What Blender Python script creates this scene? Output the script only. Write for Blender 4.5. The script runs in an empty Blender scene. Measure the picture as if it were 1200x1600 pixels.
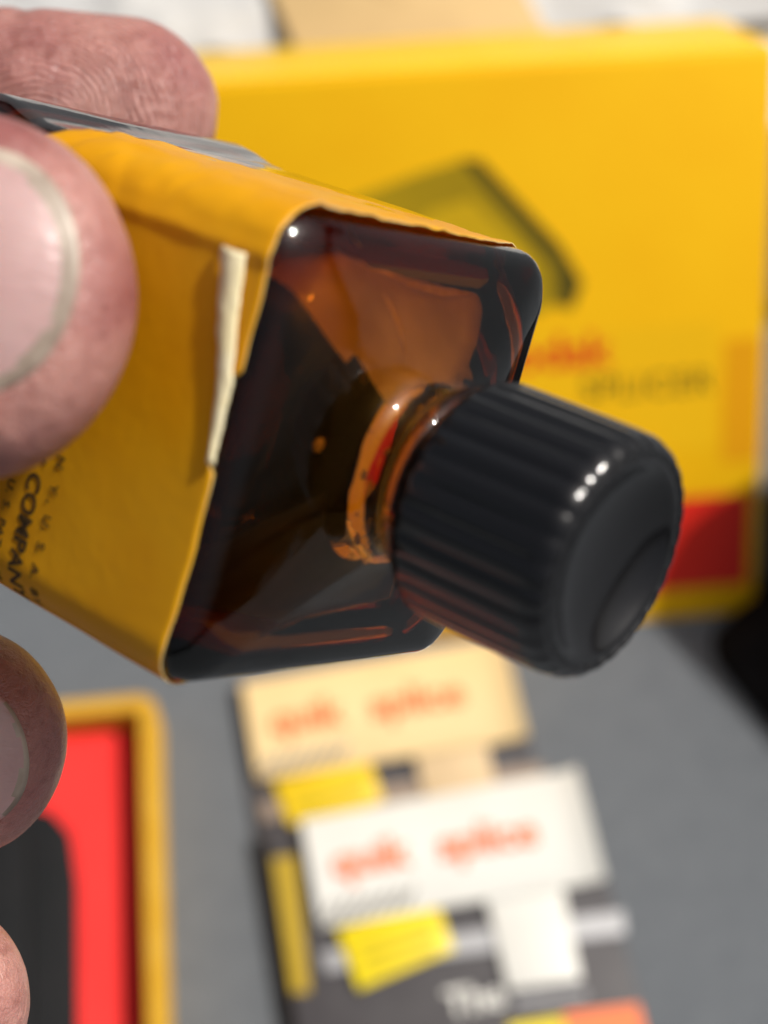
import bpy, bmesh, math, random
from mathutils import Vector, Matrix, noise
from mathutils.bvhtree import BVHTree
random.seed(4)
scene = bpy.context.scene
C = scene.collection
CM = 0.01
R = math.radians

# ------------------------------------------------------------------ camera
PITCH = R(60)
CAM = Vector((0, 0, 37.2))                       # cm
RT = Vector((1, 0, 0))
UP = Vector((0, math.sin(PITCH), math.cos(PITCH)))
FW = Vector((0, math.cos(PITCH), -math.sin(PITCH)))
FOC = 2595.2 / 1600.0
cd = bpy.data.cameras.new('camera')
cam = bpy.data.objects.new('camera', cd)
C.objects.link(cam)
cam.matrix_world = Matrix(((RT.x, UP.x, -FW.x, CAM.x * CM), (RT.y, UP.y, -FW.y, CAM.y * CM),
                           (RT.z, UP.z, -FW.z, CAM.z * CM), (0, 0, 0, 1)))
cd.sensor_fit = 'VERTICAL'
cd.sensor_height = 32
cd.sensor_width = 24
cd.lens = 32 * FOC
cd.clip_start = 0.005
cd.clip_end = 200
cd.dof.use_dof = True
cd.dof.focus_distance = 0.131
cd.dof.aperture_fstop = cd.lens / 3.1
cd.dof.aperture_blades = 0
scene.camera = cam

# ------------------------------------------------------------------ light
SUN_AZ, SUN_EL = R(78), R(55)                    # azimuth clockwise from +Y
w = bpy.data.worlds.new('World')
scene.world = w
w.use_nodes = True
nt = w.node_tree
sky = nt.nodes.new('ShaderNodeTexSky')
sky.sky_type = 'NISHITA'
sky.sun_disc = False
sky.sun_elevation = SUN_EL
sky.sun_rotation = SUN_AZ
sky.dust_density = 8.0
sky.air_density = 1.0
hsv = nt.nodes.new('ShaderNodeHueSaturation')    # thin white overcast: the blue is mostly gone
hsv.inputs['Saturation'].default_value = 0.42
nt.links.new(sky.outputs[0], hsv.inputs['Color'])
nt.links.new(hsv.outputs[0], nt.nodes['Background'].inputs[0])
nt.nodes['Background'].inputs[1].default_value = 0.075
sd = bpy.data.lights.new('sun', 'SUN')
sd.energy = 4.2
sd.angle = R(2.5)
sd.color = (1.0, 0.95, 0.88)
sun = bpy.data.objects.new('sun', sd)
C.objects.link(sun)
sdir = Vector((math.sin(SUN_AZ) * math.cos(SUN_EL), math.cos(SUN_AZ) * math.cos(SUN_EL), math.sin(SUN_EL)))
sun.rotation_euler = sdir.to_track_quat('Z', 'Y').to_euler()
vs = scene.view_settings
vs.view_transform = 'Standard'
vs.look = 'None'
vs.gamma = 1
vs.exposure = -0.15
scene.cycles.use_denoising = True
scene.cycles.max_bounces = 16
scene.cycles.transmission_bounces = 14
scene.cycles.glossy_bounces = 6
scene.cycles.diffuse_bounces = 4
scene.cycles.caustics_refractive = True
scene.cycles.caustics_reflective = True
scene.cycles.sample_clamp_indirect = 10

# ------------------------------------------------------------------ materials
def mat(name, col, rough=0.5, spec=0.5, col2=None, nscale=300, bump=0.0, bscale=800, coat=0.0, sheen=0.0, detail=3,
        rough2=None, transl=0.0):
    m = bpy.data.materials.new(name)
    m.use_nodes = True
    t = m.node_tree
    b = t.nodes['Principled BSDF']
    b.inputs['Roughness'].default_value = rough
    b.inputs['Specular IOR Level'].default_value = spec
    b.inputs['Base Color'].default_value = (*col, 1)
    b.inputs['Coat Weight'].default_value = coat
    b.inputs['Coat Roughness'].default_value = 0.06
    b.inputs['Sheen Weight'].default_value = sheen
    tc = t.nodes.new('ShaderNodeTexCoord')
    if col2 or rough2 is not None:
        n = t.nodes.new('ShaderNodeTexNoise')
        n.inputs['Scale'].default_value = nscale
        n.inputs['Detail'].default_value = detail
        t.links.new(tc.outputs['Object'], n.inputs['Vector'])
        mr = t.nodes.new('ShaderNodeMapRange')
        mr.inputs['From Min'].default_value = 0.35
        mr.inputs['From Max'].default_value = 0.65
        t.links.new(n.outputs['Fac'], mr.inputs['Value'])
        if col2:
            mx = t.nodes.new('ShaderNodeMix')
            mx.data_type = 'RGBA'
            mx.inputs[6].default_value = (*col, 1)
            mx.inputs[7].default_value = (*col2, 1)
            t.links.new(mr.outputs[0], mx.inputs[0])
            t.links.new(mx.outputs[2], b.inputs['Base Color'])
        if rough2 is not None:
            m2 = t.nodes.new('ShaderNodeMapRange')
            m2.inputs['To Min'].default_value = rough
            m2.inputs['To Max'].default_value = rough2
            t.links.new(mr.outputs[0], m2.inputs['Value'])
            t.links.new(m2.outputs[0], b.inputs['Roughness'])
    if bump:
        n2 = t.nodes.new('ShaderNodeTexNoise')
        n2.inputs['Scale'].default_value = bscale
        n2.inputs['Detail'].default_value = 4
        t.links.new(tc.outputs['Object'], n2.inputs['Vector'])
        bp = t.nodes.new('ShaderNodeBump')
        bp.inputs['Strength'].default_value = 1.0
        bp.inputs['Distance'].default_value = bump
        t.links.new(n2.outputs['Fac'], bp.inputs['Height'])
        t.links.new(bp.outputs[0], b.inputs['Normal'])
    if transl:
        tr = t.nodes.new('ShaderNodeBsdfTranslucent')
        tr.inputs['Color'].default_value = (*col, 1)
        ms = t.nodes.new('ShaderNodeMixShader')
        ms.inputs[0].default_value = transl
        out = t.nodes['Material Output']
        t.links.new(b.outputs[0], ms.inputs[1])
        t.links.new(tr.outputs[0], ms.inputs[2])
        t.links.new(ms.outputs[0], out.inputs[0])
    return m

M = {}
M['felt'] = mat('felt', (0.132, 0.145, 0.160), 0.95, 0.15, (0.146, 0.159, 0.174), 160, 0.0004, 2500, sheen=0.15)
M['label'] = mat('label', (0.86, 0.395, 0.002), 0.42, 0.40, (0.92, 0.465, 0.006), 100, 0.00004, 900, transl=0.25)
M['paper_edge'] = mat('paper_edge', (0.90, 0.78, 0.46), 0.8, 0.2, (0.92, 0.82, 0.54), 500, 0.00006, 2500)
M['ink'] = mat('ink', (0.035, 0.022, 0.010), 0.6, 0.3, (0.09, 0.05, 0.012), 2500)
M['cap'] = mat('cap', (0.005, 0.005, 0.006), 0.10, 0.50, None, 300, 0.000008, 700, rough2=0.22, coat=0.3)
M['cap_top'] = mat('cap_top', (0.012, 0.012, 0.014), 0.30, 0.5, None, 300, 0.00002, 900, rough2=0.45)
M['yellow_card'] = mat('yellow_card', (0.88, 0.470, 0.002), 0.6, 0.2, (0.90, 0.500, 0.003), 40, 0.00005, 300)
M['yellow_top'] = mat('yellow_top', (0.90, 0.54, 0.008), 0.5, 0.4, (0.92, 0.58, 0.020), 60, 0.00005, 300)
M['olive_dark'] = mat('olive_dark', (0.10, 0.075, 0.004), 0.6, 0.3)
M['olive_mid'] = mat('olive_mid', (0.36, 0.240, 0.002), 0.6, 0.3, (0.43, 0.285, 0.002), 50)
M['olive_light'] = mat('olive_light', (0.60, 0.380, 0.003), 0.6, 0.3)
M['print_red'] = mat('print_red', (0.72, 0.020, 0.008), 0.5, 0.35)
M['print_orange'] = mat('print_orange', (0.84, 0.37, 0.003), 0.6, 0.2)
M['print_lemon'] = mat('print_lemon', (0.92, 0.520, 0.005), 0.6, 0.2)
M['tray_yellow'] = mat('tray_yellow', (0.56, 0.30, 0.012), 0.6, 0.3, (0.60, 0.34, 0.03), 80, 0.00005, 400)
M['tray_red'] = mat('tray_red', (0.86, 0.035, 0.030), 0.7, 0.25, (0.82, 0.030, 0.026), 60, 0.00008, 900)
M['black_tool'] = mat('black_tool', (0.009, 0.010, 0.011), 0.7, 0.15, (0.012, 0.012, 0.013), 90, 0.00005, 700)
M['steel'] = mat('steel', (0.30, 0.31, 0.32), 0.3, 0.6)
M['card_black'] = mat('card_black', (0.055, 0.050, 0.054), 0.55, 0.4, (0.070, 0.065, 0.068), 120)
M['card_white'] = mat('card_white', (0.73, 0.72, 0.67), 0.5, 0.35, (0.69, 0.68, 0.63), 60)
M['card_cream'] = mat('card_cream', (0.80, 0.60, 0.31), 0.5, 0.4, (0.76, 0.56, 0.28), 60)
M['card_tan'] = mat('card_tan', (0.66, 0.50, 0.30), 0.55, 0.3, (0.60, 0.45, 0.27), 200)
M['card_grey'] = mat('card_grey', (0.38, 0.38, 0.39), 0.5, 0.4, (0.44, 0.44, 0.45), 150)
M['card_taupe'] = mat('card_taupe', (0.28, 0.22, 0.17), 0.5, 0.4, (0.34, 0.26, 0.20), 150)
M['patch_yellow'] = mat('patch_yellow', (0.82, 0.66, 0.008), 0.5, 0.4, (0.78, 0.60, 0.006), 120)
M['patch_gold'] = mat('patch_gold', (0.80, 0.56, 0.010), 0.5, 0.4, (0.74, 0.50, 0.008), 120)
M['patch_ink'] = mat('patch_ink', (0.42, 0.33, 0.004), 0.6, 0.3)
M['print_vermilion'] = mat('print_vermilion', (0.86, 0.21, 0.07), 0.5, 0.4)
M['stripe_yellow'] = mat('stripe_yellow', (0.42, 0.28, 0.012), 0.5, 0.4)
M['hatch_grey'] = mat('hatch_grey', (0.25, 0.24, 0.22), 0.6, 0.3)
M['case_black'] = mat('case_black', (0.006, 0.006, 0.007), 0.8, 0.1, (0.010, 0.010, 0.011), 200)
M['tissue'] = mat('tissue', (0.58, 0.57, 0.55), 0.9, 0.1, (0.48, 0.48, 0.48), 35, 0.0002, 300)
M['carton'] = mat('carton', (0.62, 0.60, 0.56), 0.8, 0.2, (0.56, 0.54, 0.50), 40)
M['kraft'] = mat('kraft', (0.60, 0.42, 0.20), 0.8, 0.2, (0.55, 0.38, 0.18), 40)
M['speck'] = mat('speck', (0.85, 0.50, 0.05), 0.4, 0.5)

def glass_mat(name, col, rough, ior, bump=0.0, bscale=200):
    m = bpy.data.materials.new(name)
    m.use_nodes = True
    t = m.node_tree
    b = t.nodes['Principled BSDF']
    b.inputs['Base Color'].default_value = (*col, 1)
    b.inputs['Roughness'].default_value = rough
    b.inputs['IOR'].default_value = ior
    b.inputs['Transmission Weight'].default_value = 1.0
    if bump:
        tc = t.nodes.new('ShaderNodeTexCoord')
        n = t.nodes.new('ShaderNodeTexNoise')
        n.inputs['Scale'].default_value = bscale
        n.inputs['Detail'].default_value = 3
        t.links.new(tc.outputs['Object'], n.inputs['Vector'])
        bp = t.nodes.new('ShaderNodeBump')
        bp.inputs['Distance'].default_value = bump
        t.links.new(n.outputs['Fac'], bp.inputs['Height'])
        t.links.new(bp.outputs[0], b.inputs['Normal'])
    return m
M['amber'] = glass_mat('amber', (1, 1, 1), 0.03, 1.5, 0.00005, 150)
va = M['amber'].node_tree.nodes.new('ShaderNodeVolumeAbsorption')
va.inputs['Color'].default_value = (0.82, 0.63, 0.16, 1)
va.inputs['Density'].default_value = 1100
M['amber'].node_tree.links.new(va.outputs[0], M['amber'].node_tree.nodes['Material Output'].inputs['Volume'])
M['dried'] = mat('dried', (0.52, 0.29, 0.125), 0.45, 0.5, (0.32, 0.16, 0.065), 130, 0.0001, 500)
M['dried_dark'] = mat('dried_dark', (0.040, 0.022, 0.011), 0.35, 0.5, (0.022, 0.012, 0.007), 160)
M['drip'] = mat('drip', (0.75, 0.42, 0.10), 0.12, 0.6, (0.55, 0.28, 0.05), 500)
M['label_rim'] = mat('label_rim', (0.84, 0.52, 0.10), 0.8, 0.2, (0.80, 0.66, 0.36), 260)
M['cement'] = glass_mat('cement', (0.05, 0.024, 0.012), 0.05, 1.38)

def skin_mat():
    m = bpy.data.materials.new('skin')
    m.use_nodes = True
    t = m.node_tree
    L = t.links.new
    b = t.nodes['Principled BSDF']
    tc = t.nodes.new('ShaderNodeTexCoord')
    def noise_n(scale, detail=4, dist=0.0):
        n = t.nodes.new('ShaderNodeTexNoise')
        n.inputs['Scale'].default_value = scale
        n.inputs['Detail'].default_value = detail
        n.inputs['Distortion'].default_value = dist
        L(tc.outputs['Object'], n.inputs['Vector'])
        return n
    n1 = noise_n(110, 5)
    r1 = t.nodes.new('ShaderNodeValToRGB')
    r1.color_ramp.elements[0].position = 0.3
    r1.color_ramp.elements[0].color = (0.30, 0.105, 0.098, 1)
    r1.color_ramp.elements[1].position = 0.7
    r1.color_ramp.elements[1].color = (0.52, 0.265, 0.225, 1)
    L(n1.outputs['Fac'], r1.inputs[0])
    n3 = noise_n(900, 3)
    mx = t.nodes.new('ShaderNodeMix')
    mx.data_type = 'RGBA'
    mx.blend_type = 'MULTIPLY'
    r3 = t.nodes.new('ShaderNodeValToRGB')
    r3.color_ramp.elements[0].position = 0.28
    r3.color_ramp.elements[0].color = (0.72, 0.62, 0.60, 1)
    r3.color_ramp.elements[1].position = 0.5
    r3.color_ramp.elements[1].color = (1, 1, 1, 1)
    L(n3.outputs['Fac'], r3.inputs[0])
    mx.inputs[0].default_value = 0.75
    L(r1.outputs[0], mx.inputs[6])
    L(r3.outputs[0], mx.inputs[7])
    L(mx.outputs[2], b.inputs['Base Color'])
    b.inputs['Subsurface Weight'].default_value = 0.35
    b.inputs['Subsurface Radius'].default_value = (1.0, 0.35, 0.2)
    b.inputs['Subsurface Scale'].default_value = 0.0022
    b.inputs['Roughness'].default_value = 0.36
    b.inputs['Specular IOR Level'].default_value = 0.5
    wv = t.nodes.new('ShaderNodeTexWave')
    wv.wave_type = 'RINGS'
    wv.rings_direction = 'SPHERICAL'
    mp = t.nodes.new('ShaderNodeMapping')
    mp.name = 'ridge_mapping'
    L(tc.outputs['Object'], mp.inputs['Vector'])
    L(mp.outputs[0], wv.inputs['Vector'])
    wv.inputs['Scale'].default_value = 540
    wv.inputs['Distortion'].default_value = 12.0
    wv.inputs['Detail'].default_value = 2
    wv.inputs['Detail Scale'].default_value = 0.35
    n4 = noise_n(1800, 4)
    n5 = noise_n(420, 4, 0.6)
    ln = t.nodes.new('ShaderNodeVectorMath'); ln.operation = 'LENGTH'
    L(mp.outputs[0], ln.inputs[0])
    mk = t.nodes.new('ShaderNodeMapRange')
    mk.inputs['From Min'].default_value = 0.014; mk.inputs['From Max'].default_value = 0.024
    mk.inputs['To Min'].default_value = 1.1; mk.inputs['To Max'].default_value = 0.0
    L(ln.outputs['Value'], mk.inputs['Value'])
    nb = noise_n(700, 2)
    rb = t.nodes.new('ShaderNodeMapRange')
    rb.inputs['From Min'].default_value = 0.35; rb.inputs['From Max'].default_value = 0.6
    rb.inputs['To Min'].default_value = 0.25; rb.inputs['To Max'].default_value = 1.0
    L(nb.outputs['Fac'], rb.inputs['Value'])
    mk2 = t.nodes.new('ShaderNodeMath'); mk2.operation = 'MULTIPLY'
    L(mk.outputs[0], mk2.inputs[0]); L(rb.outputs[0], mk2.inputs[1])
    a1 = t.nodes.new('ShaderNodeMath'); a1.operation = 'MULTIPLY_ADD'
    L(wv.outputs['Fac'], a1.inputs[0]); L(mk2.outputs[0], a1.inputs[1])
    L(n4.outputs['Fac'], a1.inputs[2])
    vo = t.nodes.new('ShaderNodeTexVoronoi')
    vo.feature = 'DISTANCE_TO_EDGE'
    vo.inputs['Scale'].default_value = 2400
    L(tc.outputs['Object'], vo.inputs['Vector'])
    vm = t.nodes.new('ShaderNodeMath'); vm.operation = 'MINIMUM'
    L(vo.outputs['Distance'], vm.inputs[0]); vm.inputs[1].default_value = 0.2
    a0 = t.nodes.new('ShaderNodeMath'); a0.operation = 'MULTIPLY_ADD'
    L(vm.outputs[0], a0.inputs[0]); a0.inputs[1].default_value = 1.1
    L(a1.outputs[0], a0.inputs[2])
    a1 = a0
    a2 = t.nodes.new('ShaderNodeMath'); a2.operation = 'MULTIPLY_ADD'
    L(n5.outputs['Fac'], a2.inputs[0]); a2.inputs[1].default_value = 1.2
    L(a1.outputs[0], a2.inputs[2])
    bp = t.nodes.new('ShaderNodeBump')
    bp.inputs['Distance'].default_value = 0.00015
    L(a2.outputs[0], bp.inputs['Height'])
    L(bp.outputs[0], b.inputs['Normal'])
    return m
M['skin'] = skin_mat()

def nail_mat():
    m = bpy.data.materials.new('nail')
    m.use_nodes = True
    t = m.node_tree
    L = t.links.new
    b = t.nodes['Principled BSDF']
    b.inputs['Roughness'].default_value = 0.32
    b.inputs['Subsurface Weight'].default_value = 0.25
    b.inputs['Subsurface Scale'].default_value = 0.0015
    tc = t.nodes.new('ShaderNodeTexCoord')
    n = t.nodes.new('ShaderNodeTexNoise')
    n.inputs['Scale'].default_value = 260
    L(tc.outputs['Object'], n.inputs['Vector'])
    r = t.nodes.new('ShaderNodeValToRGB')
    r.color_ramp.elements[0].color = (0.46, 0.275, 0.265, 1)
    r.color_ramp.elements[1].color = (0.56, 0.365, 0.35, 1)
    L(n.outputs['Fac'], r.inputs[0])
    L(r.outputs[0], b.inputs['Base Color'])
    mp = t.nodes.new('ShaderNodeMapping')            # ridges running along the nail
    mp.inputs['Scale'].default_value = (120, 1800, 1800)
    L(tc.outputs['Object'], mp.inputs['Vector'])
    n2 = t.nodes.new('ShaderNodeTexNoise')
    n2.inputs['Scale'].default_value = 1.0
    L(mp.outputs[0], n2.inputs['Vector'])
    bp = t.nodes.new('ShaderNodeBump')
    bp.inputs['Distance'].default_value = 0.00008
    L(n2.outputs['Fac'], bp.inputs['Height'])
    L(bp.outputs[0], b.inputs['Normal'])
    return m
M['nail'] = nail_mat()
M['nail_tip'] = mat('nail_tip', (0.52, 0.43, 0.35), 0.35, 0.5, (0.24, 0.18, 0.14), 240, 0.00004, 600)

# ------------------------------------------------------------------ helpers
def tag(o, label=None, cat=None, group=None, kind=None):
    if label: o['label'] = label
    if cat: o['category'] = cat
    if group: o['group'] = group
    if kind: o['kind'] = kind
    return o

def empty(name, mtx, label=None, cat=None, group=None):
    o = bpy.data.objects.new(name, None)
    o.empty_display_size = 0.01
    C.objects.link(o)
    o.matrix_world = mtx
    return tag(o, label, cat, group)

def frame(org, ex, ey, ez):
    return Matrix(((ex.x, ey.x, ez.x, org.x * CM), (ex.y, ey.y, ez.y, org.y * CM), (ex.z, ey.z, ez.z, org.z * CM), (0, 0, 0, 1)))

def yaw_frame(x, y, z, yaw):
    c, s = math.cos(yaw), math.sin(yaw)
    return frame(Vector((x, y, z)), Vector((c, s, 0)), Vector((-s, c, 0)), Vector((0, 0, 1)))

def obj(name, bm, m, parent=None, smooth=True, angle=40):
    """bmesh in centimetres -> one linked mesh object"""
    bmesh.ops.scale(bm, vec=(CM, CM, CM), verts=bm.verts)
    me = bpy.data.meshes.new(name)
    bm.to_mesh(me)
    bm.free()
    for mm in (m if isinstance(m, (list, tuple)) else [m]):
        me.materials.append(M[mm])
    if smooth:
        me.polygons.foreach_set('use_smooth', [True] * len(me.polygons))
        me.set_sharp_from_angle(angle=R(angle))
    o = bpy.data.objects.new(name, me)
    C.objects.link(o)
    if parent: o.parent = parent
    return o

def box_bm(x0, x1, y0, y1, z0, z1, bev=0.0, seg=3, bm=None):
    b = bmesh.new()
    r = bmesh.ops.create_cube(b, size=1)
    for v in b.verts:
        v.co = Vector(((x0 + x1) / 2 + v.co.x * (x1 - x0), (y0 + y1) / 2 + v.co.y * (y1 - y0), (z0 + z1) / 2 + v.co.z * (z1 - z0)))
    if bev:
        bmesh.ops.bevel(b, geom=b.edges[:], offset=bev, segments=seg, affect='EDGES', profile=0.5)
    return b

def prism_bm(poly, z0, z1, bev=0.0):
    """polygon in xy extruded from z0 to z1"""
    b = bmesh.new()
    vs_ = [b.verts.new((x, y, z0)) for x, y in poly]
    f = b.faces.new(vs_)
    b.normal_update()
    if f.normal.z > 0: bmesh.ops.reverse_faces(b, faces=[f])
    e = bmesh.ops.extrude_face_region(b, geom=[f])
    for v in e['geom']:
        if isinstance(v, bmesh.types.BMVert): v.co.z = z1
    bmesh.ops.recalc_face_normals(b, faces=b.faces)
    if bev:
        bmesh.ops.bevel(b, geom=b.edges[:], offset=bev, segments=2, affect='EDGES', profile=0.5)
    return b

def lathe_bm(prof, n=64, rfun=None, close=False):
    b = bmesh.new()
    rings = []
    for (r, z) in prof:
        if r < 1e-6:
            rings.append([b.verts.new((0, 0, z))])
        else:
            rings.append([b.verts.new(((r + (rfun(r, z, 2 * math.pi * k / n) if rfun else 0)) * math.cos(2 * math.pi * k / n),
                                       (r + (rfun(r, z, 2 * math.pi * k / n) if rfun else 0)) * math.sin(2 * math.pi * k / n), z)) for k in range(n)])
    for a, c in zip(rings, rings[1:]):
        for k in range(n):
            k2 = (k + 1) % n
            if len(a) == 1 and len(c) == 1: continue
            if len(a) == 1: b.faces.new((a[0], c[k2], c[k]))
            elif len(c) == 1: b.faces.new((a[k], a[k2], c[0]))
            else: b.faces.new((a[k], a[k2], c[k2], c[k]))
    bmesh.ops.recalc_face_normals(b, faces=b.faces)
    return b

def rrect(w2, h2, r, n=6):
    pts = []
    for cx, cy, a0 in ((w2 - r, h2 - r, 0), (-w2 + r, h2 - r, 90), (-w2 + r, -h2 + r, 180), (w2 - r, -h2 + r, 270)):
        for k in range(n + 1):
            a = R(a0 + 90 * k / n)
            pts.append((cx + r * math.cos(a), cy + r * math.sin(a)))
    return pts

def text_obj(name, s, size, m, parent, mtx, align='LEFT', bold=0.0, spacing=1.0, word=1.0, sx=1.0, thick=0.003):
    """flat lettering; mtx in centimetres relative to the parent"""
    cu = bpy.data.curves.new(name, 'FONT')
    cu.body = s
    cu.size = size
    cu.align_x = align
    cu.offset = bold
    cu.space_character = spacing
    cu.space_word = word
    cu.resolution_u = 3
    cu.extrude = thick
    t = bpy.data.objects.new(name, cu)
    C.objects.link(t)
    dg = bpy.context.evaluated_depsgraph_get()
    me = bpy.data.meshes.new_from_object(t.evaluated_get(dg))
    bpy.data.objects.remove(t)
    bpy.data.curves.remove(cu)
    me.transform(Matrix.Diagonal((CM, CM, CM, 1)) @ mtx @ Matrix.Diagonal((sx, 1, 1, 1)))
    me.materials.clear()
    me.materials.append(M[m])
    me.name = name
    o = bpy.data.objects.new(name, me)
    C.objects.link(o)
    o.parent = parent
    return o

def c2w(x, y, z):
    """camera space (right, down, forward; cm) -> world cm"""
    return CAM + RT * x - UP * y + FW * z

def cdir(x, y, z):
    return RT * x - UP * y + FW * z

# ------------------------------------------------------------------ table
bm = bmesh.new()
bmesh.ops.create_grid(bm, x_segments=80, y_segments=80, size=90)
for v in bm.verts:
    v.co.z = -0.02 + 0.02 * noise.noise(Vector((v.co.x * 0.12, v.co.y * 0.12, 0)))
    v.co.y += 20
tag(obj('table_cloth', bm, 'felt'), kind='structure')
bm = bmesh.new()
bmesh.ops.create_grid(bm, x_segments=4, y_segments=4, size=4000)
for v in bm.verts: v.co.z = -75
tag(obj('ground', bm, 'felt'), kind='structure')

# ------------------------------------------------------------------ film box (propped up behind)
PS, EL, BW, BH, BT = 0.0892, 0.93, 13.30, 13.75, 4.8
ux = Vector((math.cos(PS), math.sin(PS), 0))
hz = Vector((-math.sin(PS), math.cos(PS), 0))
uy = hz * math.cos(EL) + Vector((0, 0, 1)) * math.sin(EL)
un = ux.cross(uy)
bo = Vector((9.28, 18.58, 0.0)) - ux * BW
yb = empty('yellow_box', frame(bo, ux, uy, un), 'large yellow cardboard box propped up behind the bottle, with red band and splicer picture', 'box')
obj('carton_body', box_bm(0, BW, 0, BH - 0.02, -BT, -0.0, 0.10), 'yellow_card', yb)
obj('lid_edge', box_bm(0.05, BW - 0.05, BH - 0.03, BH + 0.05, -BT + 0.1, -0.12, 0.03), 'yellow_top', yb)  # upward edge made lighter in colour, as lit from above
Z1 = 0.004
obj('red_band', prism_bm([(9.6, 0.83), (13.05, 0.83), (13.03, 3.28), (9.6, 3.28)], Z1, Z1 + 0.003), 'print_red', yb, smooth=False)
obj('text_panel', prism_bm([(6.2, 4.5), (12.16, 4.5), (12.14, 7.7), (6.2, 7.7)], Z1, Z1 + 0.003), 'print_lemon', yb, smooth=False)
obj('side_panel', prism_bm([(12.32, 4.1), (13.2, 4.1), (13.15, 7.2), (12.32, 7.2)], Z1, Z1 + 0.003), 'print_orange', yb, smooth=False)  # area slightly more orange than the card around it
pic = obj('picture', prism_bm([(6.36, 11.78), (5.4, 11.55), (3.2, 10.9), (2.4, 8.2), (7.2, 7.9), (8.45, 8.35), (8.72, 8.85), (8.3, 9.5)], Z1, Z1 + 0.003), 'olive_mid', yb, smooth=False)
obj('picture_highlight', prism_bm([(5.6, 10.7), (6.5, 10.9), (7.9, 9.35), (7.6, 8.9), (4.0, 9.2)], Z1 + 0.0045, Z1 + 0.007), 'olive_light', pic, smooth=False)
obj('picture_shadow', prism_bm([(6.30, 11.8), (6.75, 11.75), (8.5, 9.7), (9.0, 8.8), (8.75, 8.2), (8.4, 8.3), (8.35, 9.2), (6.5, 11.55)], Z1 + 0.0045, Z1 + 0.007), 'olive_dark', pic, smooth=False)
text_obj('lettering', 'Kodak', 1.15, 'print_red', yb, Matrix.Translation((9.62, 6.80, 0.012)), 'RIGHT', 0.02)
text_obj('lettering', 'SPLICER', 0.80, 'olive_dark', yb, Matrix.Translation((12.05, 5.95, 0.012)), 'RIGHT', 0.004, 1.12, sx=1.0)

# things the box leans on
ct = Vector((0, 0, 0)) + bo + hz * 9.1
cart = empty('white_carton', frame(Vector((ct.x - 3, ct.y, 0)), ux, hz, Vector((0, 0, 1))), 'plain off-white carton standing behind the propped yellow box', 'box')
obj('carton_body', box_bm(-4, 24, 0, 16, 0, 7.3, 0.15), 'carton', cart)
bm = bmesh.new()
bmesh.ops.create_grid(bm, x_segments=90, y_segments=60, size=1)
for v in bm.verts:
    x, y = v.co.x * 17 + 7, v.co.y * 8.5 + 11.5
    z = 7.75 + 0.55 * noise.noise(Vector((x * 0.35, y * 0.35, 1))) + 0.35 * abs(noise.noise(Vector((x * 0.9, y * 0.9, 5))))
    v.co = Vector((x, y, z))
ts = obj('tissue_sheet', bm, 'tissue', None)
ts.matrix_world = cart.matrix_world.copy()
tag(ts, 'crumpled white tissue paper lying on the carton behind the yellow box', 'tissue paper')
kp = empty('kraft_envelope', frame(Vector((ct.x + 4.3, ct.y + 1.0, 8.25)), (ux + hz * 0.25).normalized(), (hz - ux * 0.25).normalized(), Vector((0, 0, 1))),
           'tan paper envelope lying on the white tissue behind the yellow box', 'envelope')
obj('envelope_body', prism_bm([(-0.9, 0), (5.0, 0), (5.0, 6), (-0.9, 6)], 0, 0.10, 0.03), 'kraft', kp)
obj('flap', prism_bm([(-0.8, 5.9), (4.9, 5.9), (2.1, 3.0)], 0.105, 0.125), 'kraft', kp, smooth=False)

# ------------------------------------------------------------------ dark case added at the right edge to cast shade
bc = empty('black_case', yaw_frame(7.80, 17.7, 0, R(33)), 'black padded case at the right edge beside the yellow box', 'case')
bm = bmesh.new()
prof_ = [(0.0, 0.0), (0.05, 0.25), (0.3, 0.5), (0.9, 0.75), (1.9, 1.0), (2.5, 1.5), (2.8, 2.6), (3.0, 4.2), (3.3, 4.9), (4.0, 5.2), (7.0, 5.2), (7.6, 4.9), (7.9, 4.2), (8.0, 0.0)]
prev = None
NY = 14
for i in range(NY + 1):
    u = i / NY
    e_ = min(u, 1 - u) * 7.0
    k = min(1, e_ / 1.0); k = math.sqrt(max(0.0, 1 - (1 - k) ** 2)) if k < 1 else 1
    ring = [bm.verts.new((4.0 + (x - 4.0) * (0.9 + 0.1 * k), -7.2 + (7.2 + 1.7 * max(0, min(1, (x - 2.2) / 0.6))) * u, z * (0.55 + 0.45 * k) * (1.0 + 0.3 * u * min(1, x / 3)))) for x, z in prof_]
    if prev:
        for q in range(len(ring)):
            r_ = (q + 1) % len(ring)
            bm.faces.new((prev[q], prev[r_], ring[r_], ring[q]))
    else: bm.faces.new(ring[::-1])
    prev = ring
bm.faces.new(prev)
bmesh.ops.recalc_face_normals(bm, faces=bm.faces)
obj('case_body', bm, 'case_black', bc)
zb_ = box_bm(4.9, 5.3, -6.2, 0.6, 5.19, 5.27, 0.02)
for v in zb_.verts: v.co.z *= 1.0 + 0.3 * (v.co.y + 7.2) / 8.9
obj('zip', zb_, 'black_tool', bc)  # strip along the top of the added shape

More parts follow.
